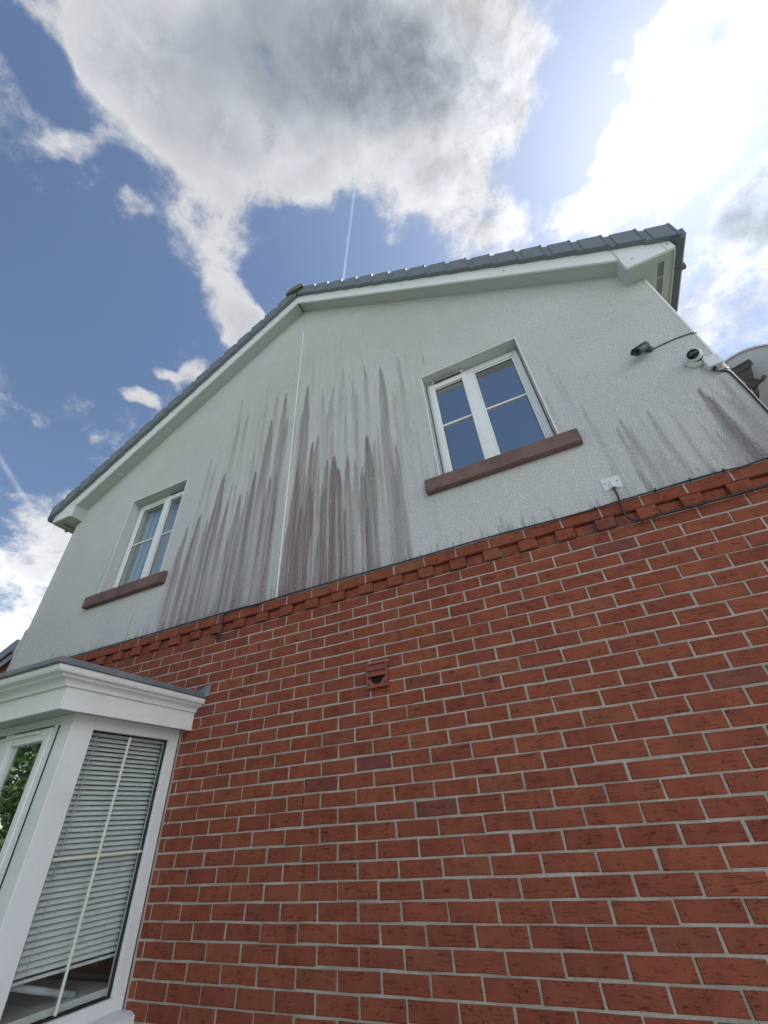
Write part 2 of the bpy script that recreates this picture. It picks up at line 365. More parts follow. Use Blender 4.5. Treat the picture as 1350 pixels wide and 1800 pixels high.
def proj(x, y, z):
    d = Vector((x, y, z))-CAM; dz = d.dot(fw)
    return (675+F_PX*d.dot(r2)/dz, 900-F_PX*d.dot(u2)/dz)
def chamfer(x0, x1, z0, z1, y, depth=.06, j=.0022, rr=None):
    "one brick: a front face with worn, slightly uneven arrises, and its sides"
    rr = rr or random
    c = .0035
    J = lambda: rr.uniform(-j, j)
    o = [(x0+J(), z0+J()), (x1+J(), z0+J()), (x1+J(), z1+J()), (x0+J(), z1+J())]
    mx, mz = (x0+x1)/2+rr.uniform(-.03, .03), (z0+z1)/2
    # outline with a mid point on each long edge
    out = [o[0], (mx, z0+J()), o[1], o[2], (mx, z1+J()), o[3]]
    inn = []
    for (x, z) in out:
        inn.append((x+(c if x < mx-.01 else -c if x > mx+.01 else 0), z+(c if z < mz else -c)))
    v = [(x, y+c*.8, z) for x, z in out]+[(x, y+rr.uniform(-.0004, .0004), z) for x, z in inn]+[(x, y+depth, z) for x, z in out]
    k = 6; f = [(6, 7, 8, 9, 10, 11)]
    f += [(i, (i+1)%k, 6+(i+1)%k, 6+i) for i in range(k)]+[(12+i, 12+(i+1)%k, (i+1)%k, i) for i in range(k)]
    return v, f
bricks = []   # (x0, x1, z0, z1, yface)
G = .0050
def run(c, x0, x1, shift):
    z = -c*.075
    k0 = math.floor((x0-shift)/.225)
    for k in range(k0, int((x1-shift)/.225)+2):
        a, b = max(shift+k*.225, x0-.0)+G, min(shift+(k+1)*.225, x1)-G
        if b-a > .02: bricks.append((a, b, z-.0327, z+.0327, 0.0))
for c in range(1, 38):
    sh = 0.0 if c % 2 else .1125
    z = -c*.075
    if z+.04 < -.60: run(c, -1.285, XR, sh)
    else: run(c, -3.6, XR, sh)
    if z+.04 < -.60: run(c, XL-.06, -3.42, sh)
    else: run(c, XL-.06, -3.6, sh)
for k in range(-19, 14):     # course under the render, proud of the wall
    a, b = max(k*.225, XL-.06)+G, min((k+1)*.225, XR)-G
    if b-a > .02: bricks.append((a, b, .0425, .1115, -.017))
for k in range(-36, 26):     # dentil course: every other header stands proud
    x = k*.1125; pr = (k % 2 == 0)
    a, b = max(x-.0525, XL-.06), min(x+.0525, XR)
    if b-a > .02: bricks.append((a, b, -.0325, .036, -.019 if pr else .007))
def area(b):
    P4 = [proj(b[0], b[4], b[2]), proj(b[1], b[4], b[2]), proj(b[1], b[4], b[3]), proj(b[0], b[4], b[3])]
    cx = sum(p[0] for p in P4)/4; cy = sum(p[1] for p in P4)/4
    if not (-20 < cx < 1390 and -20 < cy < 1830): return -1
    if cx < 330 and b[0] < -1.15 and cy > 1180: return 0
    return abs(sum(P4[i][0]*P4[(i+1)%4][1]-P4[(i+1)%4][0]*P4[i][1] for i in range(4)))/2
bricks.sort(key=area, reverse=True)
cache = {}
for i, b in enumerate(bricks[:300]):
    key = (round(b[1]-b[0], 3), round(b[3]-b[2], 3), random.randrange(7))
    if key not in cache:
        q = MB().add(*chamfer(0, b[1]-b[0], 0, b[3]-b[2], 0)); me = bpy.data.meshes.new('brick'); me.from_pydata(q.v, [], q.f); me.materials.append(BR); me.update(); cache[key] = me
    o = bpy.data.objects.new('brick', cache[key]); C.objects.link(o); o.parent = wall
    o.location = (b[0]+random.uniform(-.001, .001), b[4]+random.uniform(-.0015, .0015), b[2]+random.uniform(-.0015, .0015))
    o.rotation_euler = (0, random.uniform(-.004, .004), 0)
q = MB()
for b in bricks[300:]: q.add(*chamfer(b[0], b[1], b[2]+random.uniform(-.001, .001), b[3], b[4]+random.uniform(-.0012, .0012)))
q.build('brickwork', BR, wall, kind='stuff')

# brick return on the far left edge and the plain side and back walls of the house
q = MB()
q.box(XL-.055, XL-.004, .004, .25, .30, 2.15)
q.box(XL-.055, XL+.2, .25, 9, ZG, 2.15); q.box(XR-.204, XR-.004, .25, 9, ZG, 2.12); q.box(XL, XR-.01, 8.8, 9, ZG, 2.12)
q.build('side_wall', BR, house)

# ---- rendered gable with its run-off stains
STREAKS = [(-1.394, 3.083, 0.038, 0.4), (-1.251, 2.709, 0.036, 0.4), (-1.369, 2.621, 0.047, 0.5), (-1.004, 3.184, 0.031, 0.25), (-0.835, 2.852, 0.035, 0.4), (-0.708, 2.773, 0.058, 0.7), (-0.87, 2.396, 0.076, 0.8), (-0.65, 2.306, 0.041, 0.5), (-0.354, 3.191, 0.029, 0.35), (-0.433, 3.389, 0.025, 0.2), (-0.408, 2.726, 0.06, 0.8), (-0.201, 2.542, 0.031, 0.4), (-0.075, 2.513, 0.03, 0.4), (-0.111, 2.308, 0.03, 0.4), (0.004, 2.397, 0.025, 0.35), (0.044, 2.762, 0.026, 0.3), (0.077, 1.957, 0.028, 0.4), (0.16, 2.437, 0.029, 0.4), (0.197, 2.229, 0.028, 0.35), (0.191, 1.808, 0.027, 0.4), (0.317, 2.591, 0.033, 0.45), (0.489, 2.455, 0.056, 0.7), (0.689, 2.481, 0.023, 0.35), (0.694, 2.187, 0.022, 0.25), (0.598, 2.009, 0.026, 0.35), (-1.049, 2.044, 0.033, 0.4), (-0.302, 1.756, 0.057, 0.8), (-0.241, 1.848, 0.041, 0.7), (-0.148, 2.084, 0.029, 0.4), (-0.073, 1.787, 0.032, 0.45), (-0.125, 1.425, 0.076, 0.8), (-0.043, 1.436, 0.113, 0.9), (0.093, 1.383, 0.048, 0.75), (0.164, 1.29, 0.043, 0.5), (0.3, 1.552, 0.069, 0.9), (0.232, 1.167, 0.038, 0.8), (0.36, 1.433, 0.028, 0.5), (0.405, 1.56, 0.021, 0.35), (0.411, 1.266, 0.024, 0.4), (0.564, 1.283, 0.037, 0.6), (0.51, 1.184, 0.023, 0.4), (0.659, 1.45, 0.02, 0.2), (0.769, 1.319, 0.019, 0.25), (0.804, 0.99, 0.018, 0.25), (0.609, 1.215, 0.02, 0.2), (-1.423, 1.82, 0.092, 0.85), (-1.136, 1.423, 0.076, 0.7), (-1.69, 2.189, 0.036, 0.4), (-1.593, 2.039, 0.035, 0.4), (-0.991, 1.669, 0.045, 0.6), (-0.779, 1.523, 0.039, 0.5), (-0.449, 1.476, 0.053, 0.8), (-0.596, 1.492, 0.025, 0.35), (0.689, 1.221, 0.019, 0.2), (-0.544, 2.308, 0.027, 0.3), (-0.456, 2.29, 0.045, 0.55), (-0.965, 2.227, 0.028, 0.25), (-1.053, 2.563, 0.03, 0.25), (-0.982, 2.745, 0.03, 0.25), (-1.64, 1.359, 0.101, 0.85), (-1.787, 1.251, 0.059, 0.7), (-1.525, 1.263, 0.052, 0.6), (-0.869, 0.592, 0.035, 0.45), (-0.756, 0.425, 0.029, 0.4), (-0.78, 1.523, 0.057, 0.5), (-0.452, 1.488, 0.068, 0.85), (0.465, 0.371, 0.016, 0.4), (-1.278, 1.623, 0.031, 0.4), (-1.217, 1.598, 0.031, 0.4), (-1.826, 1.02, 0.079, 0.4), (-0.824, 1.377, 0.047, 0.5), (-0.706, 1.547, 0.047, 0.5), (-1.288, 1.401, 0.066, 0.6), (-1.456, 1.412, 0.068, 0.6), (-1.041, 1.439, 0.064, 0.6), (-0.982, 1.656, 0.06, 0.6), (-0.901, 0.406, 0.034, 0.3), (-0.005, 1.259, 0.102, 0.9), (-0.293, 1.206, 0.085, 0.8), (-0.133, 1.088, 0.081, 0.8), (0.068, 0.777, 0.068, 0.8), (-0.496, 0.898, 0.063, 0.9), (-0.37, 0.991, 0.084, 0.9), (2.616, 0.763, 0.062, 0.8), (2.743, 0.785, 0.052, 0.35), (2.713, 0.619, 0.042, 0.4), (2.151, 0.749, 0.026, 0.45), (2.103, 0.691, 0.026, 0.45), (2.309, 0.735, 0.023, 0.45), (2.172, 0.655, 0.017, 0.35), (1.985, 0.978, 0.021, 0.35), (1.932, 1.362, 0.019, 0.25), (1.898, 1.554, 0.017, 0.2), (2.512, 0.471, 0.022, 0.4), (2.546, 0.394, 0.029, 0.5), (2.636, 0.683, 0.043, 0.6), (2.657, 0.466, 0.065, 0.45)]
def grid_lines(a, b, step, extra):
    xs = set(np.round(np.arange(a, b, step), 4).tolist()+[a, b]); 
    for e in extra:
        xs = {x for x in xs if abs(x-e) > step*.45 or x in (a, b)}; xs.add(e)
    return sorted(xs)
xs = grid_lines(XL, XR, .0125, [WIN_L[0], WIN_L[1], WIN_R[0], WIN_R[1], XC])
zs = grid_lines(ZB, 4.72, .028, [WIN_L[2], WIN_L[3], WIN_R[2], WIN_R[3]])
X, Z = np.meshgrid(np.array(xs), np.array(zs), indexing='ij')
clean = np.ones_like(X); grime = np.ones_like(X)
def put(arr, x0, zt, wd, s, length=None, tip=.25, grow=.010):
    i0 = np.searchsorted(xs, x0-wd-.12); i1 = np.searchsorted(xs, x0+wd+.12)
    xx, zz = X[i0:i1], Z[i0:i1]; d = zt-zz
    dd = np.maximum(d, 0)
    ph = x0*37
    wob = .004*np.sin(dd*5+ph)+.003*np.sin(dd*13+ph*2)
    h = wd*.5*np.minimum(1, (dd/(.10+wd*5))**.55)+grow*dd
    r = np.abs(xx-x0-wob)/np.maximum(h, .004)
    prof = np.clip(1.25-r, 0, .5)/.5; prof = prof*prof*(3-2*prof)
    a = s*(1-.30*np.minimum(1, dd/1.3))
    if length: a = a*np.clip(1-(dd/length), 0, 1)**.7
    a = np.clip(a*prof*(1+tip*np.exp(-dd/.10)), 0, .97)*np.clip(d/.02, 0, 1)
    arr[i0:i1] *= 1-a
for (x0, zt, wd, s) in STREAKS:
    L = None if s >= .55 else (.55+1.6*s)*RNG.uniform(.8, 1.3)
    if x0 > 1.8: put(clean, x0, zt, wd*1.2, s*.50, None if s > .6 else L, .5); put(grime, x0, zt, wd*1.35, s*.50, None if s > .6 else L, .4)
    else: put(clean, x0, zt, wd*1.28, min(.95, s*1.0), L)
for i in range(170):
    x0 = RNG.uniform(-1.7, 1.0); put(grime, x0, 3.42-.45*abs(x0+.3)-RNG.uniform(0, 1.3), RNG.uniform(.008, .02), RNG.uniform(.05, .17), RNG.uniform(.3, 1.0))
for i in range(60):
    x0 = RNG.uniform(-1.75, .42); put(clean, x0, RNG.uniform(.5, 1.5), RNG.uniform(.015, .03), RNG.uniform(.15, .45))
for i in range(230):
    x0 = RNG.uniform(-3.3, 2.8); put(grime, x0, ZB+RNG.exponential(.05)+.02, RNG.uniform(.008, .03), RNG.uniform(.15, .5), None, .1)
for i in range(40):
    x0 = RNG.uniform(1.9, 2.8); put(grime, x0, RNG.uniform(.3, .9), RNG.uniform(.01, .03), RNG.uniform(.04, .14))
# run-off at the ends and sides of the sills and reveals, and the two narrow tears above the right window
put(grime, .94, 2.36, .022, .55, .22); 
for (x0, zt) in ((-2.93, 1.1), (-2.91, 1.35), (.87, 1.0), (1.80, 1.2)): put(grime, x0, zt, .03, .25, .5)
# pale drips that have washed lines through the stain
for x0, wd, s_ in [(-.262, .022, .75), (-.010, .02, .5), (.09, .03, .55), (.19, .03, .6), (-.49, .02, .4), (-1.62, .03, .55), (-1.44, .03, .6), (-1.25, .04, .6), (-1.03, .03, .5), (-.86, .05, .6)]+[(RNG.uniform(-1.8, .45), RNG.uniform(.008, .022), RNG.uniform(.2, .6)) for _ in range(20)]:
    zt = RNG.uniform(.6, 1.9); z0 = RNG.uniform(ZB, .5) if s_ < .5 else ZB
    i0 = np.searchsorted(xs, x0-.08); i1 = np.searchsorted(xs, x0+.08); xx, zz = X[i0:i1], Z[i0:i1]
    g_ = np.exp(-((xx-x0-.004*np.sin(zz*6+x0*9))/(wd*.55))**2)*np.clip((zt-zz)/.3, 0, 1)*np.clip((zz-z0+.1)/.2, 0, 1)*s_
    clean[i0:i1] = clean[i0:i1]+(1-clean[i0:i1])*g_
band = np.clip((.35-(Z-ZB))/.35, 0, 1)
stain = 1-clean*(1-.10*band*(X < .6)*(X > -2))
stain = np.maximum(stain, .26*np.clip((X-1.9)/.9, 0, 1)*np.clip((1.0-Z)/.8, 0, 1))
gr = 1-grime
q = MB(); idx = -np.ones(X.shape, int)
nx, nz = X.shape
def inwin(x, z): return any(w[0]-1e-4 < x < w[1]+1e-4 and w[2]-1e-4 < z < w[3]+1e-4 for w in (WIN_L, WIN_R))
faces = []; cols = []; verts = []
def vid(i, j):
    if idx[i, j] < 0:
        idx[i, j] = len(verts); verts.append((xs[i], REN_Y, zs[j])); cols.append((stain[i, j], gr[i, j], 0, 1))
    return idx[i, j]
for i in range(nx-1):
    xm = (xs[i]+xs[i+1])/2; top = WZ(xm)+.12
    for j in range(nz-1):
        zm = (zs[j]+zs[j+1])/2
        if zm > top or inwin(xm, zm): continue
        if zm > 2.09 and (xm > 2.70 or xm < -3.86): continue
        faces.append((vid(i, j), vid(i+1, j), vid(i+1, j+1), vid(i, j+1)))
# outer returns: bottom drip edge, both corners, window reveals
def extra(vs, fs):
    o = len(verts)
    for v in vs: verts.append(v); cols.append((.25 if v[2] < .2 else 0, 0, 0, 1))
    for f in fs: faces.append(tuple(a+o for a in f))
extra([(XL, REN_Y, ZB), (XR, REN_Y, ZB), (XR, .03, ZB), (XL, .03, ZB)], [(0, 3, 2, 1)])
extra([(XR, REN_Y, ZB), (XR, .3, ZB), (XR, .3, 2.12), (XR, REN_Y, 2.12)], [(0, 1, 2, 3)])
extra([(XL, REN_Y, ZB), (XL, .03, ZB), (XL, .03, 2.12), (XL, REN_Y, 2.12)], [(0, 3, 2, 1)])
for (a, b, c, d) in (WIN_L, WIN_R):
    y1 = .16
    extra([(a, REN_Y, c), (a, y1, c), (a, y1, d), (a, REN_Y, d)], [(0, 1, 2, 3)])
    extra([(b, REN_Y, c), (b, y1, c), (b, y1, d), (b, REN_Y, d)], [(0, 3, 2, 1)])
    extra([(a, REN_Y, d), (b, REN_Y, d), (b, y1, d), (a, y1, d)], [(0, 3, 2, 1)])
# lower left corner, where the render wraps the full width of the wall
extra([(XL-.068, REN_Y, ZB), (XL, REN_Y, ZB), (XL, REN_Y, .63), (XL-.012, REN_Y, .632), (XL-.068, REN_Y, .605), (XL-.068, .3, ZB), (XL-.068, .3, .605), (XL-.012, .3, .632)],
      [(0, 1, 2, 3, 4), (5, 0, 4, 6), (6, 4, 3, 7)])
me = bpy.data.meshes.new('rendered_gable'); me.from_pydata(verts, [], faces); me.materials.append(RE)
ca = me.color_attributes.new('stain', 'FLOAT_COLOR', 'POINT'); ca.data.foreach_set('color', np.array(cols, dtype=np.float32).ravel()); me.update()
ro = bpy.data.objects.new('rendered_gable', me); C.objects.link(ro); ro.parent = house
BEAD = simple('white_bead', (.82, .83, .82), .5, .05, 20)
q = MB(); q.box(XC+.024, XC+.034, REN_Y-.006, REN_Y+.01, ZB, 3.98); q.build('movement_joint_bead', BEAD, house)
MB().box(XR-.008, XR+.004, REN_Y-.003, REN_Y+.012, ZB, 2.03).build('corner_bead', BEAD, house); MB().box(XL-.002, XL+.005, REN_Y-.002, REN_Y+.01, .64, 2.0).build('corner_bead', BEAD, house)
for (a, b, c, d) in (WIN_L, WIN_R):
    q = MB(); q.box(a-.007, a-.0005, REN_Y-.0025, REN_Y+.01, c, d); q.box(b+.0005, b+.007, REN_Y-.0025, REN_Y+.01, c, d); q.box(a, b, REN_Y-.0025, REN_Y+.008, d+.0005, d+.007); q.build('reveal_bead', BEAD, house)
# masonry behind the render so that nothing shows through
q = MB()
for (x0, x1) in ((XL, WIN_L[0]), (WIN_L[1], WIN_R[0]), (WIN_R[1], XR-.012)): q.box(x0, x1, .17, .25, .30, 2.15)
for w_ in (WIN_L, WIN_R): q.box(w_[0], w_[1], .17, .25, .30, w_[2]); q.box(w_[0], w_[1], .17, .25, w_[3], 2.15)
q.prism([(XL, 2.15), (XR-.012, 2.15), (XC, 4.55)], 'y', .17, .25)
q.build('inner_wall', ROOM, house)
# rooms behind the upper windows
for (xa, xb, nm) in ((WIN_L[0]-.6, WIN_L[1]+.9, 'l'), (WIN_R[0]-.9, WIN_R[1]+.6, 'r')):
    q = MB(); y0, y1, z0, z1 = .255, 3.4, .0, 2.28
    q.add([(xa,y0,z0),(xb,y0,z0),(xb,y1,z0),(xa,y1,z0),(xa,y0,z1),(xb,y0,z1),(xb,y1,z1),(xa,y1,z1)],
          [(0,1,2,3),(4,7,6,5),(1,5,6,2),(2,6,7,3),(3,7,4,0)]); q.build('room', ROOM, house)

# ---- roof
roof_bm = MB()
EAVE = 3.66          # half span to the tile edge
for sgn in (-1, 1):
    for k in range(16):      # courses of tiles, each lapping the next
        h0 = .02+.212*k; h1 = min(h0+.235, EAVE)
        t = lambda h, e: 4.67+.155-.70*h+e
        x0, x1 = XC+sgn*h0, XC+sgn*h1
        pr = [(x0, t(h0, .01)), (x1, t(h1, .028)), (x1, t(h1, .0)), (x0, t(h0, -.03))]
        roof_bm.prism(pr, 'y', .02, 9.2)
    roof_bm.prism([(XC, 4.62), (XC+sgn*3.55, 4.62-.7*3.55), (XC+sgn*3.55, 4.5-.7*3.55), (XC, 4.5)], 'y', .30, 9.0)
roof = roof_bm.build('roof', TILE, house)
ang = math.atan(.70)
def slope_pts(sgn, h, n): # horizontal distance from the ridge, height above the line of the tile bottoms
    return (XC+sgn*h, 4.67-.70*h+n)
for sgn in (-1, 1):
    edges = [.30+.212*k for k in range(16)]+[3.67]
    prev = .02
    for k, e in enumerate(edges):
        a, b = prev, e
        q = MB(); y0, y1 = -.212, .05
        jj = random.uniform(-.003, .003)
        # body of the verge unit: deeper at its lower end
        pr = [slope_pts(sgn, a+.045, -.006), slope_pts(sgn, b, .006), slope_pts(sgn, b, .202+jj), slope_pts(sgn, a+.045, .180)]
        q.prism(pr, 'y', y0, y1)
        pr = [slope_pts(sgn, a-.01, -.010), slope_pts(sgn, a+.047, -.008), slope_pts(sgn, a+.047, .172), slope_pts(sgn, a-.01, .168)]
        q.prism(pr, 'y', y0+.006, y1-.002)
        # nose lip at the lower end
        pr = [slope_pts(sgn, b-.012, .0), slope_pts(sgn, b+.002, .0), slope_pts(sgn, b+.002, .206+jj), slope_pts(sgn, b-.012, .206+jj)]
        q.prism(pr, 'y', y0-.004, y1-.004)
        q.build('verge_tile', TILE, roof); prev = b
# ridge tiles: half rounds, the first closed by a block end
def ridge(y0, y1, end=False):
    q = MB(); seg = 14; ro_, ri = .145, .128; cz = 4.73
    ring = [(math.cos(math.pi*k/seg), math.sin(math.pi*k/seg)) for k in range(seg+1)]
    prof = [(XC-.022+ro_*c, cz+ro_*.85*s) for c, s in ring]
    inner = [(XC-.022+ri*c, cz+ri*.85*s-.002) for c, s in ring][::-1]
    if end: q.prism(prof, 'y', y0, y1)
    else: q.prism(prof+inner, 'y', y0, y1)
    return q.build('ridge_tile', RIDGE, roof)
ridge(-.245, -.20, True)
for k in range(20): ridge(-.199+.45*k, -.199+.45*(k+1)-.006)

# ---- bargeboards, box ends and soffits
q = MB()
YB = -.165
for sgn in (-1, 1):
    kx = XC+sgn*3.268
    # sloping board
    q.prism([(XC, 4.49), (kx, WZ(kx)), (kx, WZ(kx)+.19), (XC, 4.68)], 'y', YB, YB+.018)
q.build('bargeboard', PVC, house)
for sgn in (-1, 1):
    kx = XC+sgn*3.27; ox = XC+sgn*3.612; s = sgn
    q = MB(); q.prism([(kx, WZ(kx)+.0), (kx, 2.045), (ox, 2.045), (ox, 2.155), (XC+s*3.53, WZ(XC+s*3.53)+.19), (kx, WZ(kx)+.19)], 'y', YB-.004, YB+.016); q.build('box_end_board', PVC, house)
for sgn in (-1, 1):
    kx = XC+sgn*3.27
    q = MB(); q.prism([(kx-.003, WZ(kx)), (kx+.003, WZ(kx)), (kx+.003, WZ(kx)+.18), (kx-.003, WZ(kx)+.18)], 'y', YB-.007, YB); q.build('board_joint', PVCS, house)
    a = XC+sgn*3.555; q = MB(); q.prism([(a-.002, 2.05), (a+.002, 2.05), (a+.002, 2.17), (a-.002, 2.17)], 'y', YB-.007, YB); q.build('board_joint', PVCS, house)
for (x, z) in ((2.76, 2.13), (3.005, 2.12), (-3.93, 2.12), (-4.15, 2.10), (1.9, 2.84), (.9, 3.54), (-1.8, 3.72), (-3.0, 2.88)): MB().lathe([(0, .003), (.006, .002), (.006, 0)], (x, YB-.004, z), (0, -1, 0), 10).build('nail_head', SEAL, house)
q = MB()
for sgn in (-1, 1):  # sloping soffit under the verge
    kx = XC+sgn*3.268
    q.prism([(XC, 4.508), (kx, WZ(kx)+.018), (kx, WZ(kx)+.03), (XC, 4.52)], 'y', YB+.018, .0)
    for yy in (-.115,):
        q.prism([(XC, 4.502), (kx, WZ(kx)+.012), (kx, WZ(kx)+.019), (XC, 4.509)], 'y', YB+.018, YB+.036)
    # box return and level eaves soffit
    q.box(kx-.006*sgn, kx+.006*sgn, YB+.016, REN_Y+.001, 2.045, WZ(kx)+.02)
    q.box(kx+.006*sgn, XC+sgn*3.60, YB+.016, -.09, 2.045, 2.057); q.box(kx+.006*sgn, (XR if sgn > 0 else XL-.055), -.09, .02, 2.045, 2.057)
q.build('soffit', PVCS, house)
q = MB(); q.prism([(XC-.004, 4.495), (XC+.004, 4.495), (XC+.004, 4.508), (XC-.004, 4.508)], 'y', YB+.0, .0); q.build('apex_joint', SEAL, house)
for sgn, wx in ((-1, XL-.055), (1, XR)):
    q = MB(); ox = XC+sgn*3.60
    q.box(wx, wx+sgn*.095, -.09, 9, 2.045, 2.057); q.box(ox, ox-sgn*.060, -.09, 9, 2.045, 2.057)
    q.box(ox, ox+sgn*.014, YB+.016, 9, 2.035, 2.19)
    x0 = wx+sgn*.095; x1 = ox-sgn*.060
    if abs(x1-x0) > .02:
        q.box(x0, x1, -.09, 9, 2.052, 2.060, 1)
        for k in range(60): q.box(x0, x1, .03+k*.15, .040+k*.15, 2.045, 2.056)
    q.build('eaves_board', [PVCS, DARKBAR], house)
    # gutter
    gx = ox+sgn*.016
    pr = [(gx, 2.20), (gx+sgn*.004, 2.11), (gx+sgn*.03, 2.085), (gx+sgn*.075, 2.085), (gx+sgn*.098, 2.115), (gx+sgn*.105, 2.195), (gx+sgn*.112, 2.205), (gx+sgn*.100, 2.205), (gx+sgn*.094, 2.12), (gx+sgn*.072, 2.092), (gx+sgn*.033, 2.092), (gx+sgn*.008, 2.113), (gx+sgn*.006, 2.20)]
    g_ = MB().prism(pr, 'y', -.185, 9); g_.prism(pr[:7], 'y', -.190, -.184)
    for yy in (.05, .9, 1.8): g_.prism([(gx, 2.08), (gx+sgn*.105, 2.078), (gx+sgn*.118, 2.20), (gx+sgn*.118, 2.215), (gx, 2.215)], 'y', yy, yy+.03)
    g_.build('gutter', GUT, house)

# ---- upper windows
def window(WN, mirror, name_label):
    a, b, c, d = WN; cx = (a+b)/2
    fx = (lambda x: 2*cx-x) if mirror else (lambda x: x)
    wn = MB()
    def bx_(m, x0, x1, y0, y1, z0, z1, bev=.004): m.box(fx(x0), fx(x1), y0, y1, z0, z1, 0, bev)
    zb = c+.022
    # fixed outer frame (written for the right window: opener on the left)
    f = MB(); yo = .098
    bx_(f, a+.010, a+.062, yo, yo+.07, zb, d-.002); bx_(f, b-.052, b-.008, yo, yo+.07, zb, d-.002)
    bx_(f, a+.062, b-.052, yo+.001, yo+.069, d-.060, d-.002); bx_(f, a+.062, b-.052, yo+.001, yo+.069, zb, zb+.05)
    bx_(f, a+.392, a+.450, yo+.0005, yo+.069, zb+.05, d-.060)
    # glazing beads of the fixed light
    gx0, gx1, gz0, gz1 = a+.450, b-.052, zb+.05, d-.060
    bx_(f, gx0, gx0+.018, yo+.012, yo+.05, gz0, gz1); bx_(f, gx1-.018, gx1, yo+.012, yo+.05, gz0, gz1)
    bx_(f, gx0+.018, gx1-.018, yo+.013, yo+.05, gz0, gz0+.018); bx_(f, gx0+.018, gx1-.018, yo+.013, yo+.05, gz1-.018, gz1)
    root = f.build('window', PVC, house, label=name_label)
    s = MB(); ys = yo-.016      # opening sash
    sx0, sx1, sz0, sz1 = a+.028, a+.400, zb+.018, d-.040
    bx_(s, sx0, sx0+.056, ys, ys+.05, sz0, sz1, .006); bx_(s, sx1-.056, sx1, ys, ys+.05, sz0, sz1, .006)
    bx_(s, sx0+.055, sx1-.055, ys+.001, ys+.05, sz0, sz0+.056, .006); bx_(s, sx0+.055, sx1-.055, ys+.001, ys+.05, sz1-.056, sz1, .006)
    s.build('sash', PVC, root)
    for (x0, x1, z0, z1) in ((sx0+.054, sx1-.054, sz0+.054, sz1-.054), (gx0+.016, gx1-.016, gz0+.016, gz1-.016)):
        g = MB(); x_a, x_b = sorted((fx(x0), fx(x1))); g.box(x_a, x_b, yo+.022, yo+.026, z0, z1); g.build('pane', GLL if mirror else GL, root)
        k = MB()
        for e in (x_a, x_b-.006): k.box(e, e+.006, yo+.017, yo+.021, z0, z1)
        k.box(x_a+.006, x_b-.006, yo+.017, yo+.021, z0, z0+.006); k.box(x_a+.006, x_b-.006, yo+.017, yo+.021, z1-.006, z1); k.build('gasket', SEAL, root)
        zm = 1.412 if not mirror else 1.40
        MB().box(x_a+.001, x_b-.001, yo+.008, yo+.0215, zm-.009, zm+.009, 0, .004).build('glazing_bar', PVC, root)
    t = MB(); t.box(fx(a+.075), fx(a+.365), ys-.016, ys-.0005, d-.036, d-.014, 0, .003); t.box(fx(a+.09), fx(a+.35), ys-.014, ys-.002, d-.0395, d-.0365, 1); t.box(fx(a+.09), fx(a+.35), ys-.0185, ys-.0165, d-.035, d-.026, 1); t.build('trickle_vent', [PVC, SEAL], root)
    # stone sill with sloping top
    s0, s1 = cx-.553, cx+.553
    q = MB(); q.prism([(-.062, .618), (.02, .618), (.02, .77), (-.030, .748), (-.062, .736)], 'x', s0, s1)
    q.prism([(-.0, .768), (.16, .768), (.16, .79), (0, .7685)], 'x', a+.001, b-.001)
    bm = bmesh.new(); vs = [bm.verts.new(v) for v in q.v[:10]]
    for f_ in q.f[:7]: bm.faces.new([vs[i] for i in f_])
    bmesh.ops.bevel(bm, geom=bm.edges[:], offset=.005, segments=2, affect='EDGES')
    z_ = MB().frombm(bm); z_.add(q.v[10:], [tuple(i-10 for i in f_) for f_ in q.f[7:]])
    z_.build('sill', SILL, root)
window(WIN_R, False, 'right upper window with blue sky in its panes')
window(WIN_L, True, 'left upper window with pale striped curtains behind')

# curtains in the left upper room and a blind cassette in the right one
def curtain(name, x0, x1, y, z0, z1, m, amp, k, **pr):
    n = 90; vs = []; 
    for i in range(n+1):
        x = x0+(x1-x0)*i/n; yy = y+amp*math.sin(k*x)+amp*.5*math.sin(k*2.3*x+1); vs += [(x, yy, z0), (x, yy+.004, z1)]
    fs = [(2*i, 2*i+2, 2*i+3, 2*i+1) for i in range(n)]
    return MB().add(vs, fs, 0, True).build(name, m, **pr)
curtain('curtain', -2.93, -2.50, .225, .78, 2.10, CURT, .018, 95, label='striped grey curtain behind the left pane of the left upper window', category='curtain')
curtain('curtain', -2.47, -2.0, .235, .78, 2.10, NET, .014, 70, label='pale blue white curtain behind the opening sash of the left upper window', category='curtain')

# ---- bay window
bay = MB()
X1, YF = -1.30, -.765; XB = -3.40      # side plane, front plane, far side
hb = MB(); hb.box(XB+.0, X1-.0, YF+.0005, -.0005, -.6995, -.690)
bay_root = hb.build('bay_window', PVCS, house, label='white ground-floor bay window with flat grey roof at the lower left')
for x_ in (X1-.11, XB): MB().box(x_, x_+.11, YF, YF+.134, -2.02, -.700, 0, .003).build('post', PAINT, bay_root)
# side frame facing right
s = MB()
s.box(X1-.062, X1, YF+.1345, -.0005, -.772, -.700, 0, .003); s.box(X1-.062, X1-.0005, YF+.1345, -.0005, -2.02, -1.964, 0, .003)
s.box(X1-.062, X1-.0008, -.074, -.0005, -1.964, -.772, 0, .003)
s.box(X1-.060, X1-.014, YF+.134, YF+.142, -1.964, -.772); 
s.build('side_frame', PVC, bay_root)
g = MB(); g.box(X1-.034, X1-.030, YF+.143, -.075, -1.963, -.773); g.build('pane', GLB, bay_root)
k = MB(); k.box(X1-.030, X1-.022, -.090, -.0745, -1.963, -.773); k.box(X1-.030, X1-.022, YF+.143, -.082, -.781, -.773); k.box(X1-.030, X1-.022, YF+.143, -.082, -1.963, -1.956); k.box(X1-.030, X1-.022, YF+.143, YF+.149, -1.956, -.781); k.build('gasket', SEAL, bay_root)
BARM = simple('cream_glazing_bar', (.70, .73, .64), .35, .04, 10)
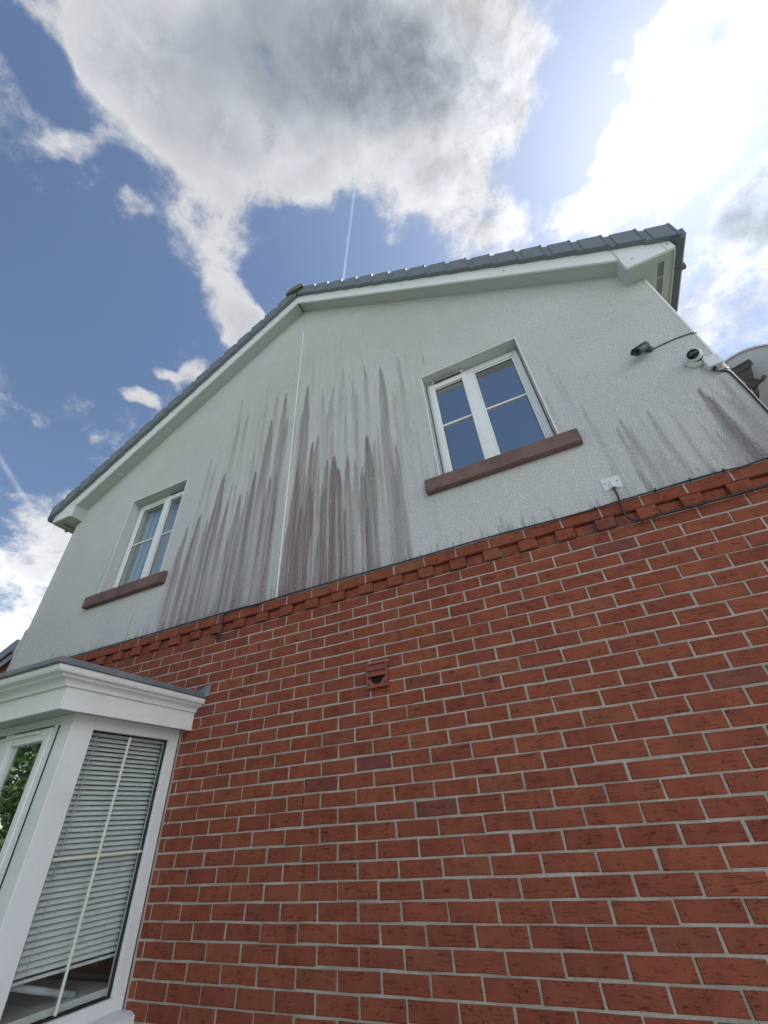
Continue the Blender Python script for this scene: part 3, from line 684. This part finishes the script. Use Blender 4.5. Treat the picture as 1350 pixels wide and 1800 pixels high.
MB().box(X1-.0295, X1-.018, -.368, -.354, -1.956, -.781, 0, .004).build('glazing_bar', BARM, bay_root)
for (y0, y1) in ((YF+.149, -.3685), (-.3535, -.082)): MB().box(X1-.0290, X1-.0185, y0, y1, -1.375, -1.361, 0, .004).build('glazing_bar', BARM, bay_root)
# front frame
f = MB(); zt, zbm = -.742, -1.985
f.box(XB+.11, X1-.11, YF+.002, YF+.07, -.742, -.700, 0, .003); f.box(XB+.11, X1-.11, YF+.002, YF+.07, -2.02, zbm, 0, .003)
f.box(X1-.156, X1-.1105, YF-.004, YF+.07, zbm, zt, 0, .003)
f.box(X1-.62, X1-.55, YF+.003, YF+.07, zbm, zt, 0, .003); f.box(XB+.11, XB+.156, YF+.003, YF+.07, zbm, zt, 0, .003); f.box(-2.6, -2.53, YF+.003, YF+.07, zbm, zt, 0, .003)
f.build('front_frame', PVC, bay_root)
for i, (x0, x1) in enumerate(((X1-.55, X1-.157), (-2.53, X1-.62), (XB+.156, -2.6))):
    s = MB(); yy = YF-.012 if i == 0 else YF+.01
    s.box(x0, x0+.034, yy, yy+.05, zbm, zt-.014, 0, .004); s.box(x1-.046, x1, yy, yy+.05, zbm, zt-.014, 0, .004)
    s.box(x0+.033, x1-.045, yy+.001, yy+.05, zbm, zbm+.06, 0, .004); s.box(x0+.033, x1-.045, yy+.001, yy+.05, zt-.078, zt-.014, 0, .004); s.build('sash', PVC, bay_root)
    MB().box(x0+.032, x1-.044, yy+.026, yy+.030, zbm+.058, zt-.076).build('pane', GL, bay_root)
t = MB(); t.box(X1-.55, X1-.255, YF-.030, YF-.0125, -.782, -.768, 0, .004); t.build('trickle_vent', PVC, bay_root)
k = MB(); k.box(X1-.1105, X1-.1065, YF-.0065, YF-.0005, zbm, -.75); k.build('mastic_joint', SEAL, bay_root)
# head board, fascia, moulded cornice, roof edge; profile (offset out from X1/YF, z)
def wrap(prof, name, m, z_shift=0, y_in=0.0):
    "sweep a profile round the two visible sides of the bay and its far side"
    q = MB(); pth = []
    for (o, z) in prof:
        pth.append([(X1+o, .02+y_in, z), (X1+o, YF-o*1.55, z), (XB-o, YF-o*1.55, z), (XB-o, .02, z)])
    n = len(prof)
    vs = [p for r in pth for p in r]; fs = []
    for i in range(n):
        j = (i+1) % n
        for k_ in range(3): fs.append((i*4+k_, i*4+k_+1, j*4+k_+1, j*4+k_))
    q.add(vs, fs); 
    q.add([pth[i][0] for i in range(n)], [tuple(range(n))[::-1]])
    return q.build(name, m, bay_root)
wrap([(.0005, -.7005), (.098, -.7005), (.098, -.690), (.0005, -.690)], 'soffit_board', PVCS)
wrap([(.105, -.717), (.105, -.604), (.085, -.604), (.085, -.702), (.0985, -.702), (.0985, -.717)][::-1], 'fascia', PAINT)
cv = [(.105, -.6035), (.118, -.6035)]+[(.118+.030*(1-math.cos(t*math.pi/2)), -.6035+.034*math.sin(t*math.pi/2)) for t in (.25, .5, .75, 1)]+[(.152, -.567), (.152, -.561), (.156, -.5545)]+[(.168, -.5545), (.178, -.5515), (.183, -.540), (.184, -.523), (.184, -.5205), (.105, -.5205)]
wrap(cv[::-1], 'cornice', PAINT)
wrap([(.10, -.520), (.190, -.520), (.197, -.515), (.198, -.492), (.190, -.484), (.06, -.470), (.06, -.520)][::-1], 'roof_edge', LEAD)
q = MB(); q.add([(X1+.185, YF-.185*1.55, -.486), (XB-.185, YF-.185*1.55, -.486), (XB-.185, .0, -.486), (X1+.185, 0, -.486), (X1-.6, 0, -.41), (XB+.6, 0, -.41)], [(0, 4, 5, 1), (0, 3, 4), (1, 5, 2)])
q.build('roof_sheet', LEAD, bay_root)
# turned-up flashing where the roof meets the bricks
q = MB(); v = [(X1+.07, -.020, -.500), (X1+.195, -.03, -.515), (X1+.222, -.008, -.505), (X1+.212, -.005, -.420), (X1+.10, -.006, -.452), (X1+.15, -.022, -.47)]
q.add(v+[(a_, .004, c_) for a_, b_, c_ in v], [(0, 1, 5), (1, 2, 3, 5), (0, 5, 4), (5, 3, 4), (2, 8, 9, 3), (3, 9, 10, 4), (1, 7, 8, 2)]); q.build('flashing', LEAD, bay_root)
# sill and base
wrap([(-.04, -2.0205), (.062, -2.0205), (.098, -2.034), (.100, -2.075), (.03, -2.085), (-.04, -2.085)][::-1], 'sill', PAINT)
q = MB(); q.box(XB+.02, X1-.01, YF+.02, -.002, ZG, -2.086); q.build('bay_base', BR, bay_root)
q = MB(); q.box(XB+.07, X1-.064, YF+.135, .0, -1.958, -1.93); q.build('window_board', simple('gloss_white_board', (.72, .74, .74), .18, .03, 5), bay_root)
q = MB(); y0, y1, z0, z1, xa, xb = .012, 3.6, -2.6, -.56, -3.46, -1.24
q.add([(xa,y0,z0),(xb,y0,z0),(xb,y1,z0),(xa,y1,z0),(xa,y0,z1),(xb,y0,z1),(xb,y1,z1),(xa,y1,z1)], [(0,1,2,3),(4,7,6,5),(1,5,6,2),(2,6,7,3),(3,7,4,0)]); q.build('room', ROOM, house)
MB().box(XB, X1-.063, YF+.07, .01, -.690, -.64).build('bay_ceiling', ROOM, bay_root)
MB().box(XB, XB+.06, YF+.135, 0, -1.93, -.70).build('far_side_wall', PVC, bay_root)
# cut-out in the lower wall is left open behind the bay: jambs
MB().box(XB-.06, XB, .0, .25, -2.02, -.66).build('jamb', ROOM, bay_root)

# venetian blind behind the side pane (slats seen edge-on through the glass)
bl = empty('venetian_blind', (0, 0, 0), label='grey white venetian blind let down behind the side pane of the bay window', category='blind')
sl_me = None
prof = [(-.0155, .0045), (-.008, .0010), (0, 0.0), (.008, .0010), (.0155, .0045)]   # across the slat: x offset, z
n_sl = 41
for k_ in range(n_sl):
    if sl_me is None:
        y0, y1 = YF+.152, -.052
        vs = [];  
        for yy in (y0, y1):
            for (px_, pz_) in prof: vs.append((-px_, yy, -pz_))
            for (px_, pz_) in prof: vs.append((-px_, yy, -pz_-.0010))
        m_ = len(prof); fs = [(i, i+1, 2*m_+i+1, 2*m_+i) for i in range(m_-1)]+[(m_+i, 3*m_+i, 3*m_+i+1, m_+i+1) for i in range(m_-1)]
        o = MB().add(vs, fs, 0, True).build('slat', BLIND, bl); sl_me = o.data
    else:
        o = bpy.data.objects.new('slat', sl_me); C.objects.link(o); o.parent = bl
    o.location = (-1.395, 0, -.798-.0246*k_); o.rotation_euler = (0, math.radians(43)+random.uniform(-.03, .03), 0)
q = MB(); q.box(-1.412, -1.378, YF+.15, -.05, -.785, -.755, 0, .003); q.build('headrail', BLIND, bl)
q = MB(); q.box(-1.408, -1.382, YF+.152, -.052, -1.818, -1.806, 0, .003); q.build('bottom_rail', BLIND, bl)
q = MB()
for yy in (-.53, -.16):
    q.tube([(-1.380, yy, -.78), (-1.380, yy, -1.83)], .0012, 5); q.tube([(-1.410, yy, -.78), (-1.410, yy, -1.83)], .0012, 5)
q.tube([(-1.375, -.55, -.79), (-1.372, -.55, -1.45)], .003, 6)
q.build('cord', BLIND, bl)
q = MB(); q.tube([(-1.48, -.60, -1.70), (-1.50, -.60, -1.93)], .009, 8); q.tube([(-1.46, -.63, -1.80), (-1.42, -.22, -1.925)], .014, 10)
q.build('rolled_paper', NET, label='pale roll lying on the window board inside the bay', category='roll')

# ---- extractor vent in the brickwork
q = MB(); vx0, vx1, vz0, vz1 = .212, .352, -.668, -.520
q.box(vx0, vx1, -.006, .001, vz0, vz1)
q.box(vx0, vx0+.010, -.030, -.006, vz0, vz1, 0, .002); q.box(vx1-.010, vx1, -.030, -.006, vz0, vz1, 0, .002)
q.box(vx0+.010, vx1-.010, -.030, -.006, vz1-.010, vz1, 0, .002); q.box(vx0+.010, vx1-.010, -.030, -.006, vz0, vz0+.012, 0, .002)
vr = q.build('wall_vent', VENT, house, label='terracotta plastic louvre vent with its lowest flap open')
seg = 16; cxv, czv = (vx0+vx1)/2, vz0+.052
q = MB(); q.lathe([(0.0, .0005), (.042, .0005)], (cxv, -.006, czv+.008), (0, -1, 0), 20); q.build('duct_mouth', DARKV, vr)
# lower plate with the round notch
pts = [(vx0+.010, czv)]+[(cxv-.040*math.cos(math.pi*k/seg), czv-.032*math.sin(math.pi*k/seg)) for k in range(seg+1)]+[(vx1-.010, czv), (vx1-.010, vz0+.012), (vx0+.010, vz0+.012)]
q = MB(); q.prism(pts, 'y', -.024, -.012); q.build('lower_plate', VENT, vr)
for z0, z1 in ((vz1-.048, vz1-.011), (vz1-.083, vz1-.046)):
    q = MB(); q.prism([(-.012, z1), (-.020, z1), (-.032, z0+.003), (-.030, z0), (-.024, z0)], 'x', vx0+.011, vx1-.011); q.build('flap', VENT, vr)
q = MB()
for x in (vx0+.016, vx1-.016): q.lathe([(0, .001), (.004, .0008), (.004, 0)], (x, -.030, vz0+.022), (0, -1, 0), 8)
q.build('screw', DARKV, vr)
MB().box(vx0-.002, vx1+.004, -.002, .006, vz1, vz1+.012).build('mortar_patch', MO, vr)
# plastic weep vents in the upright joints
for (x, z) in ((.450, -.375), (0.0, -.375), (-.675, -.225), (-.1125*2, -1.20)):
    q = MB(); q.box(x-.006, x+.006, -.003, .01, z-.030, z+.030)
    for k_ in range(7): q.box(x-.0035, x+.0035, -.0045, -.003, z-.027+k_*.008, z-.023+k_*.008, 1)
    q.build('weep_vent', [VENT, DARKV], house)

# ------------------------------------------------------------------ things fixed to the wall
def wallpt(x, z, y=-.03): return (x, y, z)
# bullet camera
c1 = empty('security_camera', label='small dark grey bullet camera on the render below the right eaves', category='camera')
a = Vector((2.515, -.058, 1.248)); b = Vector((2.425, -.098, 1.178)); ax = (b-a).normalized()
L_ = (b-a).length
q = MB(); q.lathe([(0, 0), (.022, 0), (.029, .006), (.030, L_-.004), (.028, L_), (.020, L_), (.019, L_-.006), (0, L_-.006)], a, ax, 20); q.build('body', DKGREY, c1)
q = MB(); q.lathe([(0.0, .002), (.011, .001), (.012, -.001)], a+ax*(L_-.004), ax, 14); q.build('lens', LENS, c1)
sd_ = ax.cross(Vector((0, 0, 1))).normalized(); uu = sd_.cross(ax)
q = MB(); bm = bmesh.new(); n_ = 9
vs = []
for h in (.004, L_+.016):
    for k_ in range(n_):
        t_ = math.pi*(.12+.76*k_/(n_-1)); 
        for rr_ in (.0325, .0345): vs.append(a+ax*h+sd_*math.cos(t_)*rr_+uu*math.sin(t_)*rr_)
m_ = 2*n_; fs = []
for k_ in range(n_-1): fs += [(2*k_+1, 2*k_+3, m_+2*k_+3, m_+2*k_+1), (2*k_, m_+2*k_, m_+2*k_+2, 2*k_+2), (2*k_, 2*k_+2, 2*k_+3, 2*k_+1), (m_+2*k_, m_+2*k_+1, m_+2*k_+3, m_+2*k_+2)]
bm.free(); q.add(vs, fs, 0, True); q.build('sun_hood', DKGREY, c1)
q = MB(); q.lathe([(.026, 0), (.026, .012), (.012, .016), (.010, .045), (0, .048)], (2.535, REN_Y, 1.244), (-.25, -1, .0), 16); q.lathe([(0, 0), (.015, .002), (.015, .022), (0, .024)], (2.522, -.060, 1.246), (0, 0, 1), 12); q.build('mount', DKGREY, c1)
q = MB(); q.box(2.463, 2.480, -.108, -.100, 1.205, 1.211); q.build('badge', GALV, c1)
# turret camera
c2 = empty('security_camera', label='round white turret camera with a black face next to a junction box', category='camera')
o0 = Vector((2.700, REN_Y, .975)); ax2 = Vector((-.25, -1, .10)).normalized()
q = MB(); q.lathe([(.0, 0), (.052, 0), (.053, .012), (.050, .028), (.038, .040)], o0, (0, -1, 0), 28); q.build('base', CAMW, c2)
ctr = o0+Vector((-.010, -.060, .010)); fax = Vector((-.45, -.80, -.30)).normalized()
q = MB(); prof_ = [(0.046*math.sin(t_), -.046*math.cos(t_)) for t_ in [math.pi*k_/24 for k_ in range(0, 17)]]+[(.036, .026)]
q.lathe(prof_, ctr, fax, 28); q.build('ball', CAMW, c2)
q = MB(); q.lathe([(0.0, .0285), (.030, .027), (.0345, .024)], ctr, fax, 24); q.build('face', LENS, c2)
q = MB(); q.lathe([(.034, .024), (.037, .028), (.0395, .024), (.040, .016)], ctr, fax, 28); q.build('bezel', CAMW, c2)
# junction box beside it
jb = empty('junction_box', label='small square white junction box at the wall corner beside the turret camera', category='box')
q = MB(); q.box(2.722, 2.802, -.050, REN_Y, .862, .950, 0, .004); q.build('body', CAMW, jb)
q = MB(); q.box(2.720, 2.804, -.058, -.0505, .860, .952, 0, .003); q.build('lid', CAMW, jb)
q = MB(); q.lathe([(0, 0), (.009, 0), (.008, .012), (0, .012)], (2.755, -.034, .862), (0, 0, -1), 12); q.build('gland', BLK, jb)
# cables
MB().tube(smooth_path([(2.530, -.03, 1.232), (2.548, -.017, 1.234), (2.586, -.017, 1.243), (2.64, -.017, 1.249), (2.701, -.018, 1.254), (2.76, -.018, 1.252), (2.805, -.018, 1.246), (2.826, .01, 1.232), (2.830, .3, 1.20)]), .0042, 6).build('cable', CAMW if False else DKGREY, label='thin cable from the bullet camera to the wall corner', category='cable')
MB().tube(smooth_path([(2.752, -.034, .852), (2.748, -.034, .838), (2.760, -.026, .826), (2.79, -.020, .818), (2.806, -.020, .79), (2.810, -.020, .72), (2.812, -.020, .60), (2.812, -.020, .45), (2.814, -.020, .30), (2.824, .0, .24), (2.83, .3, .2)]), .0052, 8).build('cable', BLK, label='thick black cable running down the right wall corner below the junction box', category='cable')
MB().tube(smooth_path([(2.742, -.034, .852), (2.738, -.036, .830), (2.765, -.032, .818), (2.800, -.030, .822), (2.826, -.012, .80), (2.828, .2, .78)]), .0032, 6).build('cable', BLK, label='thin black cable looping under the junction box round the corner', category='cable')
pts = [(x, -.028, z) for x, z in ((-4.0, .120), (-3.0, .121), (-2.2, .119), (-1.4, .121), (-1.02, .1195), (-.72, .1145), (-.42, .121), (.1, .1215), (.6, .119), (1.1, .1205), (1.46, .112), (1.58, .108), (1.78, .107), (1.93, .112), (2.11, .113), (2.295, .117), (2.45, .114), (2.53, .107), (2.65, .116), (2.815, .112))]
CA = MB().tube(smooth_path(pts, 5), .0048, 6).build('cable', BLK, label='long black cable running along the joint between render and bricks', category='cable')
pts = [(1.922, -.030, .222), (1.921, -.034, .150), (1.914, -.036, .078), (1.912, -.034, .017), (1.928, -.032, -.028), (1.957, -.029, -.044), (2.005, -.031, -.050), (2.058, -.031, -.048), (2.18, -.030, -.045), (2.288, -.030, -.047), (2.42, -.031, -.046), (2.52, -.030, -.042), (2.66, -.03, -.040), (2.82, -.03, -.038)]
CB = MB().tube(smooth_path(pts, 6), .0062, 8).build('cable', BLK, label='black cable dropping from the white wall plate and along under the dentil bricks', category='cable')
pts = [(-.70, -.030, .110), (-.84, -.030, .116), (-.95, -.031, .118), (-1.015, -.033, .112), (-1.052, -.034, .085), (-1.058, -.034, .040), (-1.048, -.034, -.010), (-1.050, -.034, -.060), (-1.064, -.032, -.088), (-1.085, -.030, -.090), (-1.100, -.026, -.070), (-1.102, -.012, -.045), (-1.094, .0, -.028), (-1.09, .02, -.02)]
MB().tube(smooth_path(pts, 6), .0060, 8).build('cable', BLK, label='black cable hooking down over the dentil bricks into a hole near the left', category='cable')
for (x, z, par) in ((1.921, .140, CB), (1.957, -.040, CB), (2.058, -.044, CB), (2.288, -.042, CB), (2.288, .117, CA), (2.11, .114, CA), (1.78, .108, CA), (2.45, .115, CA)):
    MB().box(x-.004, x+.004, -.040, -.021, z-.008, z+.009, 0, .002).build('cable_clip', BLK, par)
# entry plate
pl = empty('cable_entry_plate', label='square white cable entry cover screwed to the render right of the right window', category='plate')
q = MB(); q.box(1.874, 1.976, -.016, REN_Y+.001, .212, .302, 0, .0015); q.build('plate', CAMW, pl)
q = MB(); seg = 10; vs = []; 
for k_ in range(seg+1):
    t_ = math.pi*k_/seg; vs += [(1.925-.022*math.cos(t_), -.016-.022*math.sin(t_), .212), (1.925-.010*math.cos(t_), -.016-.004*math.sin(t_), .272)]
q.add(vs, [(2*k_, 2*k_+1, 2*k_+3, 2*k_+2) for k_ in range(seg)], 0, True); q.build('cowl', CAMW, pl)
q = MB()
for x, z in ((1.892, .262), (1.960, .262)): q.lathe([(0, .0015), (.004, .001), (.004, 0)], (x, -.016, z), (0, -1, 0), 10)
q.build('screw', DARKV, pl)

# satellite dish on the side wall, seen from behind and below
sat = empty('satellite_dish', label='round grey mesh satellite dish on the side wall past the right corner', category='satellite dish')
dc = Vector((3.15, .476, .957)); dn = Vector((.42, .60, .50)).normalized()   # looks away from the camera
q = MB(); R = .315; dp = .06; rings = 12; pr_ = [(R*t_/rings, -dp*(1-(t_/rings)**2)) for t_ in range(rings+1)]
q.lathe(pr_+[(R+.006, .004), (R+.006, -.006), (R-.002, -.007)]+[(R*t_/rings, -dp*(1-(t_/rings)**2)-.004) for t_ in range(rings, -1, -1)], dc, dn, 48); q.build('reflector', DISHM, sat)
q = MB(); q.lathe([(R+.001, -.010), (R+.009, -.008), (R+.009, .006), (R+.001, .006)], dc, dn, 48); q.build('rim', GALV, sat)
sx_ = dn.cross(Vector((0, 0, 1))).normalized(); su = sx_.cross(dn)
def obox(cn, hx, hy, hz, ex, ey, ez, q, mi=0):
    vs = [cn+ex*a_*hx+ey*b_*hy+ez*c_*hz for c_ in (-1, 1) for b_ in (-1, 1) for a_ in (-1, 1)]
    q.add(vs, [(0, 2, 3, 1), (4, 5, 7, 6), (0, 1, 5, 4), (1, 3, 7, 5), (3, 2, 6, 7), (2, 0, 4, 6)], mi)
p1, p2, p3 = Vector((3.04, .258, 1.038)), Vector((3.04, .279, .935)), Vector((3.03, .290, .83))
dd = (p3-p1).normalized(); ee = dd.cross(dn).normalized()
q = MB(); obox(p1, .062, .022, .014, ee, dd, dn, q); obox(p1-dd*.028, .058, .006, .020, ee, dd, dn, q)
def wedge(pa, pb, wa, wb, th):
    vs = [pa-ee*wa-dn*th, pa+ee*wa-dn*th, pb+ee*wb-dn*th, pb-ee*wb-dn*th, pa-ee*wa+dn*th, pa+ee*wa+dn*th, pb+ee*wb+dn*th, pb-ee*wb+dn*th]
    q.add(vs, [(0, 1, 2, 3), (4, 7, 6, 5), (0, 4, 5, 1), (1, 5, 6, 2), (2, 6, 7, 3), (3, 7, 4, 0)])
wedge(p1+dd*.02, p2+dd*.02, .048, .022, .006); obox(p2+dd*.045, .030, .024, .026, ee, dd, dn, q); obox(p1+dn*.05, .02, .02, .05, ee, dd, dn, q)
q.build('bracket', RUST, sat)
q = MB(); q.tube([p2+dd*.05, p2+dd*.05+ee*.05, p2+dd*.03+ee*.075], .013, 8); q.build('clamp_bolt', RUST, sat)
q = MB(); q.tube([p2+dd*.05, p3, Vector((2.98, .33, .66)), Vector((2.83, .36, .62))], .014, 10); q.box(2.816, 2.826, .30, .42, .55, .70); q.build('wall_arm', RUST, sat)
q = MB(); e = dc-su*.20-dn*.06; q.tube([e, e-su*.14-dn*.0, e-su*.16+dn*.45], .013, 8); q.build('feed_arm', GALV, sat)
q = MB(); q.tube(smooth_path([p2+dn*.0-ee*.01-dn*.03, p2+dd*.03-dn*.05+ee*.04, p2+dd*.08-dn*.04+ee*.01, p2+dd*.06-dn*.04-ee*.03, (2.95, .30, .66), (2.84, .25, .60)]), .004, 6); q.build('lead', BLK, sat)

# low building past the left corner
ob = empty('outbuilding', label='low brick building with a grey roof edge beyond the lower left wall corner', category='building')
oy = .55
q = MB(); q.prism([(-5.0, ZG), (-7.6, ZG), (-7.6, -.3), (-5.26, .72), (-5.0, .72)], 'y', oy+.05, 5)
q.build('wall', BR, ob)
q = MB(); q.prism([(-5.22, .93), (-5.30, .95), (-8.0, -.30), (-8.0, -.42), (-5.30, .80), (-5.22, .74)], 'y', oy-.02, 5); q.build('roof', TILE, ob)
q = MB(); q.prism([(-5.24, .80), (-8.0, -.42), (-8.0, -.50), (-5.24, .70)], 'y', oy, oy+.05); q.build('verge', GUT, ob)

# ------------------------------------------------------------------ garden trees across the lawn (mirrored in the front panes of the bay)
def tree(x, y, h, r, label, seed):
    rn = random.Random(seed); t = empty('tree', (x, y, ZG), label=label, category='tree', group='trees at the end of the garden')
    q = MB(); pts = [(0, 0, 0), (.05, .03, h*.25), (-.06, .05, h*.5), (.05, 0, h*.8)]; q.tube(pts, [.16, .12, .08, .03], 9)
    for k_ in range(9):
        z = h*rn.uniform(.25, .7); an = rn.uniform(0, 6.28); l = r*rn.uniform(.5, .85)
        q.tube([(0, 0, z), (math.cos(an)*l*.5, math.sin(an)*l*.5, z+l*.35), (math.cos(an)*l, math.sin(an)*l, z+l*.55)], [.05, .03, .012], 6)
    q.build('trunk', BARK, t)
    q = MB(); vs = []; fs = []
    cl_ = []
    for k_ in range(70):
        u = rn.gauss(0, .42), rn.gauss(0, .42), rn.uniform(-1, 1); kk = math.sqrt(max(0, 1-u[2]**2*.8))
        cl_.append((u[0]*r*kk*1.5, u[1]*r*kk*1.5, h*.60+u[2]*h*.38, rn.uniform(.25, .5)*r*.6))
    for k_ in range(9000):
        c_ = rn.choice(cl_); p = Vector((c_[0]+rn.gauss(0, c_[3]*.6), c_[1]+rn.gauss(0, c_[3]*.6), c_[2]+rn.gauss(0, c_[3]*.5)))
        a_ = Vector((rn.gauss(0, 1), rn.gauss(0, 1), rn.gauss(0, .5))).normalized(); b_ = a_.cross(Vector((rn.gauss(0, 1), rn.gauss(0, 1), rn.gauss(0, 1)))).normalized(); s_ = rn.uniform(.04, .085)
        o_ = len(vs); vs += [p-a_*s_, p+b_*s_*.5, p+a_*s_, p-b_*s_*.5]; fs.append((o_, o_+1, o_+2, o_+3))
    q.add(vs, fs); q.build('crown', LEAF, t)
TR = [(-6.5, -4.6, 4.6, 1.7), (-8.8, -5.6, 5.4, 2.0), (-11.5, -6.4, 5.8, 2.2), (-8.2, -8.0, 5.2, 2.0), (-4.2, -7.2, 4.4, 1.9), (-1.0, -8.6, 4.6, 2.0)]
LB = ['nearest small leafy tree left of the lawn, mirrored in the front panes of the bay', 'leafy tree second from the house in the row mirrored in the bay panes',
 'leafy tree farthest left in the row mirrored in the bay panes', 'broad leafy tree at the back of the row mirrored in the bay panes',
 'leafy tree across the lawn straight in front of the bay', 'leafy tree across the garden behind the camera']
for i, (x, y, h, r) in enumerate(TR): tree(x, y, h, r, LB[i], 30+i)
